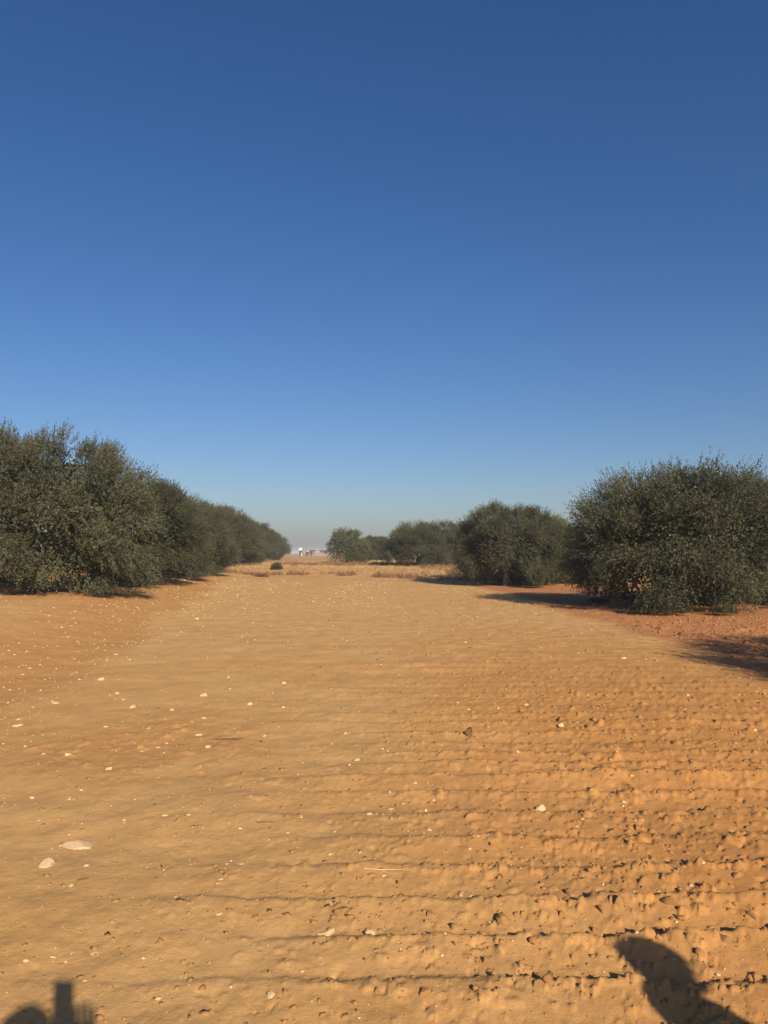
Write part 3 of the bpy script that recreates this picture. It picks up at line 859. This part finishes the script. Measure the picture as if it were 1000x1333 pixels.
def person(loc, rz, S, arms, mats, label, hair_lobe=None, lean=0.0, head_tilt=0.0, fwd=0.0, bow=0.0, fat=1.0, bulk=1.0):
    """S scales a 1.75 m figure that faces +Y; arms = two (elbow, wrist, finger direction, thumb direction, palm normal, curl)"""
    e = link('person', None); e.location = loc; e.rotation_euler = (0, 0, rz); tag(e, label, 'person')
    def sc_(p):
        x_, y_, z_ = p
        if z_ > 1.5:
            y_, z_ = y_ * math.cos(bow) + (z_ - 1.5) * math.sin(bow), 1.5 - y_ * math.sin(bow) + (z_ - 1.5) * math.cos(bow)
        return (x_ * S, (y_ + fwd * max(0.0, min(1.0, (p[2] - 1.1) / 0.5))) * S, z_ * S)
    _ = lambda p: (p[0] * S, (p[1] + fwd * max(0.0, min(1.0, (p[2] - 1.1) / 0.5))) * S, p[2] * S)
    c = Chain()
    pel = c.add(sc_((0, 0, 0.95)), 0.13 * S)
    wa = c.add(sc_((0, 0.01, 1.10)), (0.135 * S, 0.105 * S), pel)
    ch = c.add(sc_((lean * .4, 0.0, 1.28)), (0.16 * S, 0.115 * S), wa)
    nb = c.add(sc_((lean * .7, -0.01, 1.42)), 0.085 * S, ch)
    nk = c.add(sc_((lean * .9, 0.0, 1.49)), 0.054 * S, nb)
    jaw = c.add(sc_((lean + head_tilt * .3, 0.025, 1.565)), 0.066 * S, nk)
    fc = c.add(sc_((lean + head_tilt * .7, 0.02, 1.64)), (0.078 * S, 0.092 * S), jaw)
    c.add(sc_((lean + head_tilt, 0.0, 1.695)), 0.068 * S, fc)
    no = c.add(sc_((lean + head_tilt * .6, 0.105, 1.632)), 0.014 * S, fc)
    c.add(sc_((lean + head_tilt * .6, 0.122, 1.612)), 0.011 * S, no)
    for s_ in (-1, 1):
        c.add(sc_((lean + head_tilt * .6 + s_ * 0.088, 0.0, 1.625)), 0.017 * S, fc)
        hip = c.add(sc_((s_ * 0.095, 0, 0.88)), 0.092 * S, pel)
        end = c.run(hip, [(sc_((s_ * 0.105, 0.015, 0.66)), 0.078 * S), (sc_((s_ * 0.11, 0.02, 0.49)), 0.056 * S), (sc_((s_ * 0.115, -0.01, 0.34)), 0.054 * S), (sc_((s_ * 0.12, -0.02, 0.10)), 0.036 * S)])
        c.run(end, [(sc_((s_ * 0.125, 0.05, 0.055)), 0.036 * S), (sc_((s_ * 0.135, 0.15, 0.035)), 0.028 * S)])
    shirt = Chain()
    s0 = shirt.add(sc_((0, 0, 0.86)), 0.158 * S * fat)
    sm = shirt.add(sc_((0, 0, 0.96)), 0.178 * S * fat, s0)
    s1 = shirt.add(sc_((0, 0.01, 1.10)), 0.172 * S * fat, sm)
    s2 = shirt.add(sc_((lean * .4, 0, 1.28)), (0.19 * S * fat, 0.145 * S * fat), s1)
    s3 = shirt.add(sc_((lean * .7, -0.01, 1.415)), 0.098 * S, s2)
    for s_, (el, wr, fd, td, pn, cu) in zip((-1, 1), arms):
        sh = sc_((s_ * 0.185 + lean * .6, -0.01, 1.40))
        i = c.add(sh, 0.066 * S, nb)
        i = c.run(i, [(lerp(sh, el, .5), 0.050 * S), (el, 0.041 * S), (lerp(el, wr, .4), 0.040 * S), (wr, 0.027 * S)])
        hand(c, i, wr, fd, td, pn, cu, s_)
        k = shirt.add(sh, 0.082 * S * fat, s3)
        shirt.run(k, [(lerp(sh, el, .5), 0.067 * S * fat), (el, 0.056 * S * fat), (lerp(el, wr, .8), 0.040 * S)])
    link('body', skin_mesh('body', c.v, c.e, mats['skin']), e)
    link('shirt', skin_mesh('shirt', shirt.v, shirt.e, mats['shirt']), e)
    tr = Chain(); tw = tr.add(sc_((0, 0, 1.03)), 0.138 * S); t0 = tr.add(sc_((0, 0, 0.93)), 0.150 * S, tw)
    for s_ in (-1, 1):
        h = tr.add(sc_((s_ * 0.098, 0, 0.80)), 0.100 * S, t0)
        tr.run(h, [(sc_((s_ * 0.107, 0.015, 0.66)), 0.092 * S), (sc_((s_ * 0.112, 0.02, 0.49)), 0.074 * S), (sc_((s_ * 0.118, -0.015, 0.12)), 0.060 * S)])
    link('trousers', skin_mesh('trousers', tr.v, tr.e, mats['trousers']), e)
    for s_ in (-1, 1):
        sf = Chain(); a = sf.add(sc_((s_ * 0.12, -0.055, 0.055)), 0.046 * S)
        sf.run(a, [(sc_((s_ * 0.125, 0.04, 0.055)), 0.050 * S), (sc_((s_ * 0.135, 0.15, 0.040)), 0.042 * S), (sc_((s_ * 0.138, 0.19, 0.034)), 0.032 * S)])
        link('shoe', skin_mesh('shoe', sf.v, sf.e, mats['shoe']), e)
    bm = bmesh.new(); bmesh.ops.create_icosphere(bm, subdivisions=4, radius=1)
    for v in bm.verts:                                   # a full head of short hair, fringe above the forehead
        n = v.co.copy(); w_ = 1 + 0.035 * math.sin(n.x * 9 + n.z * 5) * math.sin(n.y * 8 + 1) + 0.02 * math.sin(n.z * 23 + n.x * 17)
        q = Vector((n.x * 0.089 * bulk, -0.026 + n.y * 0.098 * bulk, 1.664 + n.z * (0.090 if n.z > 0 else 0.125)))
        if n.y > 0.35 and n.z < 0.25: q.y -= 0.10 * (n.y - 0.35)
        q = Vector((q.x * w_, -0.026 + (q.y + 0.026) * w_, 1.664 + (q.z - 1.664) * w_))
        v.co = sc_((q.x + (lean + head_tilt) * .95, q.y, q.z))
    link('hair', bm_mesh('hair', bm, mats['hair'], True), e)
    for s_ in (-1, 1):
        bm = bmesh.new(); bmesh.ops.create_uvsphere(bm, u_segments=10, v_segments=8, radius=0.012 * S)
        ey = link('eye', bm_mesh('eye', bm, mats['eye'], True), e); ey.location = sc_((lean + head_tilt * .65 + s_ * 0.032, 0.088, 1.647))
    bm = bmesh.new(); tube(bm, [sc_((lean + head_tilt * .4 - .024, .083, 1.572)), sc_((lean + head_tilt * .4, .092, 1.574)), sc_((lean + head_tilt * .4 + .024, .083, 1.572))], [.003 * S, .007 * S, .003 * S], 6)
    link('mouth', bm_mesh('mouth', bm, mats['lip'], True), e)
    return e

SKINM = plain_mat('skin', (0.42, 0.24, 0.15), 0.55, 0.06, 20, 0.05)
HAIRM = plain_mat('dark_hair', (0.02, 0.014, 0.010), 0.5, 0.3, 60, 0.4)
EYEM = plain_mat('eye', (0.10, 0.08, 0.07), 0.2, 0.1, 4, 0)
LIPM = plain_mat('lip', (0.36, 0.13, 0.10), 0.5, 0.1, 20, 0.05)
SHOEM = plain_mat('shoe_leather', (0.07, 0.05, 0.04), 0.6, 0.2, 15)
g0 = lambda x, y: float(ground_h(np.array([x]), np.array([y]))[0])

# photographer: right hand holds the phone up before the face, left arm hangs
PX, PY = 0.035, -0.40
photographer = person((PX, PY, g0(PX, PY) - 0.005), 0, 1.0,
    [((-0.30, -0.06, 1.13), (-0.27, 0.10, 0.90), (0.0, 0.15, -1), (0.3, 1, 0), (1, 0, 0), 0.25),
     ((0.27, 0.08, 1.16), (0.065, 0.350, 1.395), (-0.12, 0.05, 1), (-1, -0.25, 0), (-0.6, 0.8, 0), 0.30)],
    dict(skin=SKINM, hair=HAIRM, eye=EYEM, lip=LIPM, shoe=SHOEM, shirt=plain_mat('grey_cotton', (0.22, 0.23, 0.25), 0.9, 0.08, 40),
         trousers=plain_mat('denim', (0.05, 0.07, 0.12), 0.9, 0.15, 60)),
    'person with raised phone whose rounded head shadow falls beside the phone shadow')
# the phone in that hand, its lens at the camera
ph = link('phone', None); ph.location = (0, -0.012, EYE - 0.06); tag(ph, 'upright dark phone held up, casting the narrow block shadow on the sand', 'phone')
M['phone'] = plain_mat('phone_shell', (0.03, 0.03, 0.035), 0.3, 0.1, 5, 0)
M['screen'] = plain_mat('phone_glass', (0.01, 0.01, 0.012), 0.08, 0.1, 5, 0)
bm = bmesh.new(); box(bm, -0.038, 0.038, -0.004, 0.004, -0.075, 0.092, 0.003); link('shell', bm_mesh('shell', bm, M['phone']), ph)
bm = bmesh.new(); box(bm, -0.035, 0.035, -0.0052, -0.0042, -0.071, 0.088); link('screen', bm_mesh('screen', bm, M['screen']), ph)
bm = bmesh.new(); tube(bm, [(0, 0.0042, 0.06), (0, 0.0062, 0.06)], [0.006, 0.006], 14); link('lens', bm_mesh('lens', bm, M['screen']), ph)

# companion a couple of steps to the right
CX, CY = 2.02, 0.41
companion = person((CX, CY, g0(CX, CY) - 0.005), -0.9, 0.9,
    [((-0.25, 0.10, 1.06), (-0.16, 0.32, 1.00), (0.5, 0.8, 0.1), (0, 0.2, 1), (0.9, -0.4, 0), 0.3),
     ((0.25, 0.08, 1.05), (0.16, 0.31, 0.98), (-0.5, 0.8, 0.1), (0, 0.2, 1), (-0.9, -0.4, 0), 0.3)],
    dict(skin=SKINM, hair=HAIRM, eye=EYEM, lip=LIPM, shoe=SHOEM, shirt=plain_mat('brown_cotton', (0.20, 0.12, 0.08), 0.9, 0.08, 40),
         trousers=plain_mat('dark_trousers', (0.04, 0.04, 0.045), 0.9, 0.15, 60)),
    'person whose head and shoulder shadow stretches over the cloddy furrows', None, 0.0, 0.11, 0.04, 0.55, 1.12, 1.32)

# ------------------------------------------------------------------ the dusty air over the fields
bm = bmesh.new(); box(bm, -9600, 9600, -9600, 9600, -3.0, 9.0)
hz = bm_mesh('haze', bm, None)
mh = bpy.data.materials.new('dusty_air'); mh.use_nodes = True
nt = mh.node_tree; nt.nodes.remove(nt.nodes['Principled BSDF'])
pv = nt.nodes.new('ShaderNodeVolumePrincipled'); pv.inputs['Color'].default_value = (0.86, 0.92, 1.0, 1); pv.inputs['Density'].default_value = 0.0006
nt.links.new(pv.outputs[0], nt.nodes['Material Output'].inputs['Volume'])
hz.materials.append(mh)
tag(link('haze', hz), 'thin pale dusty air over the fields', 'haze', kind='stuff')
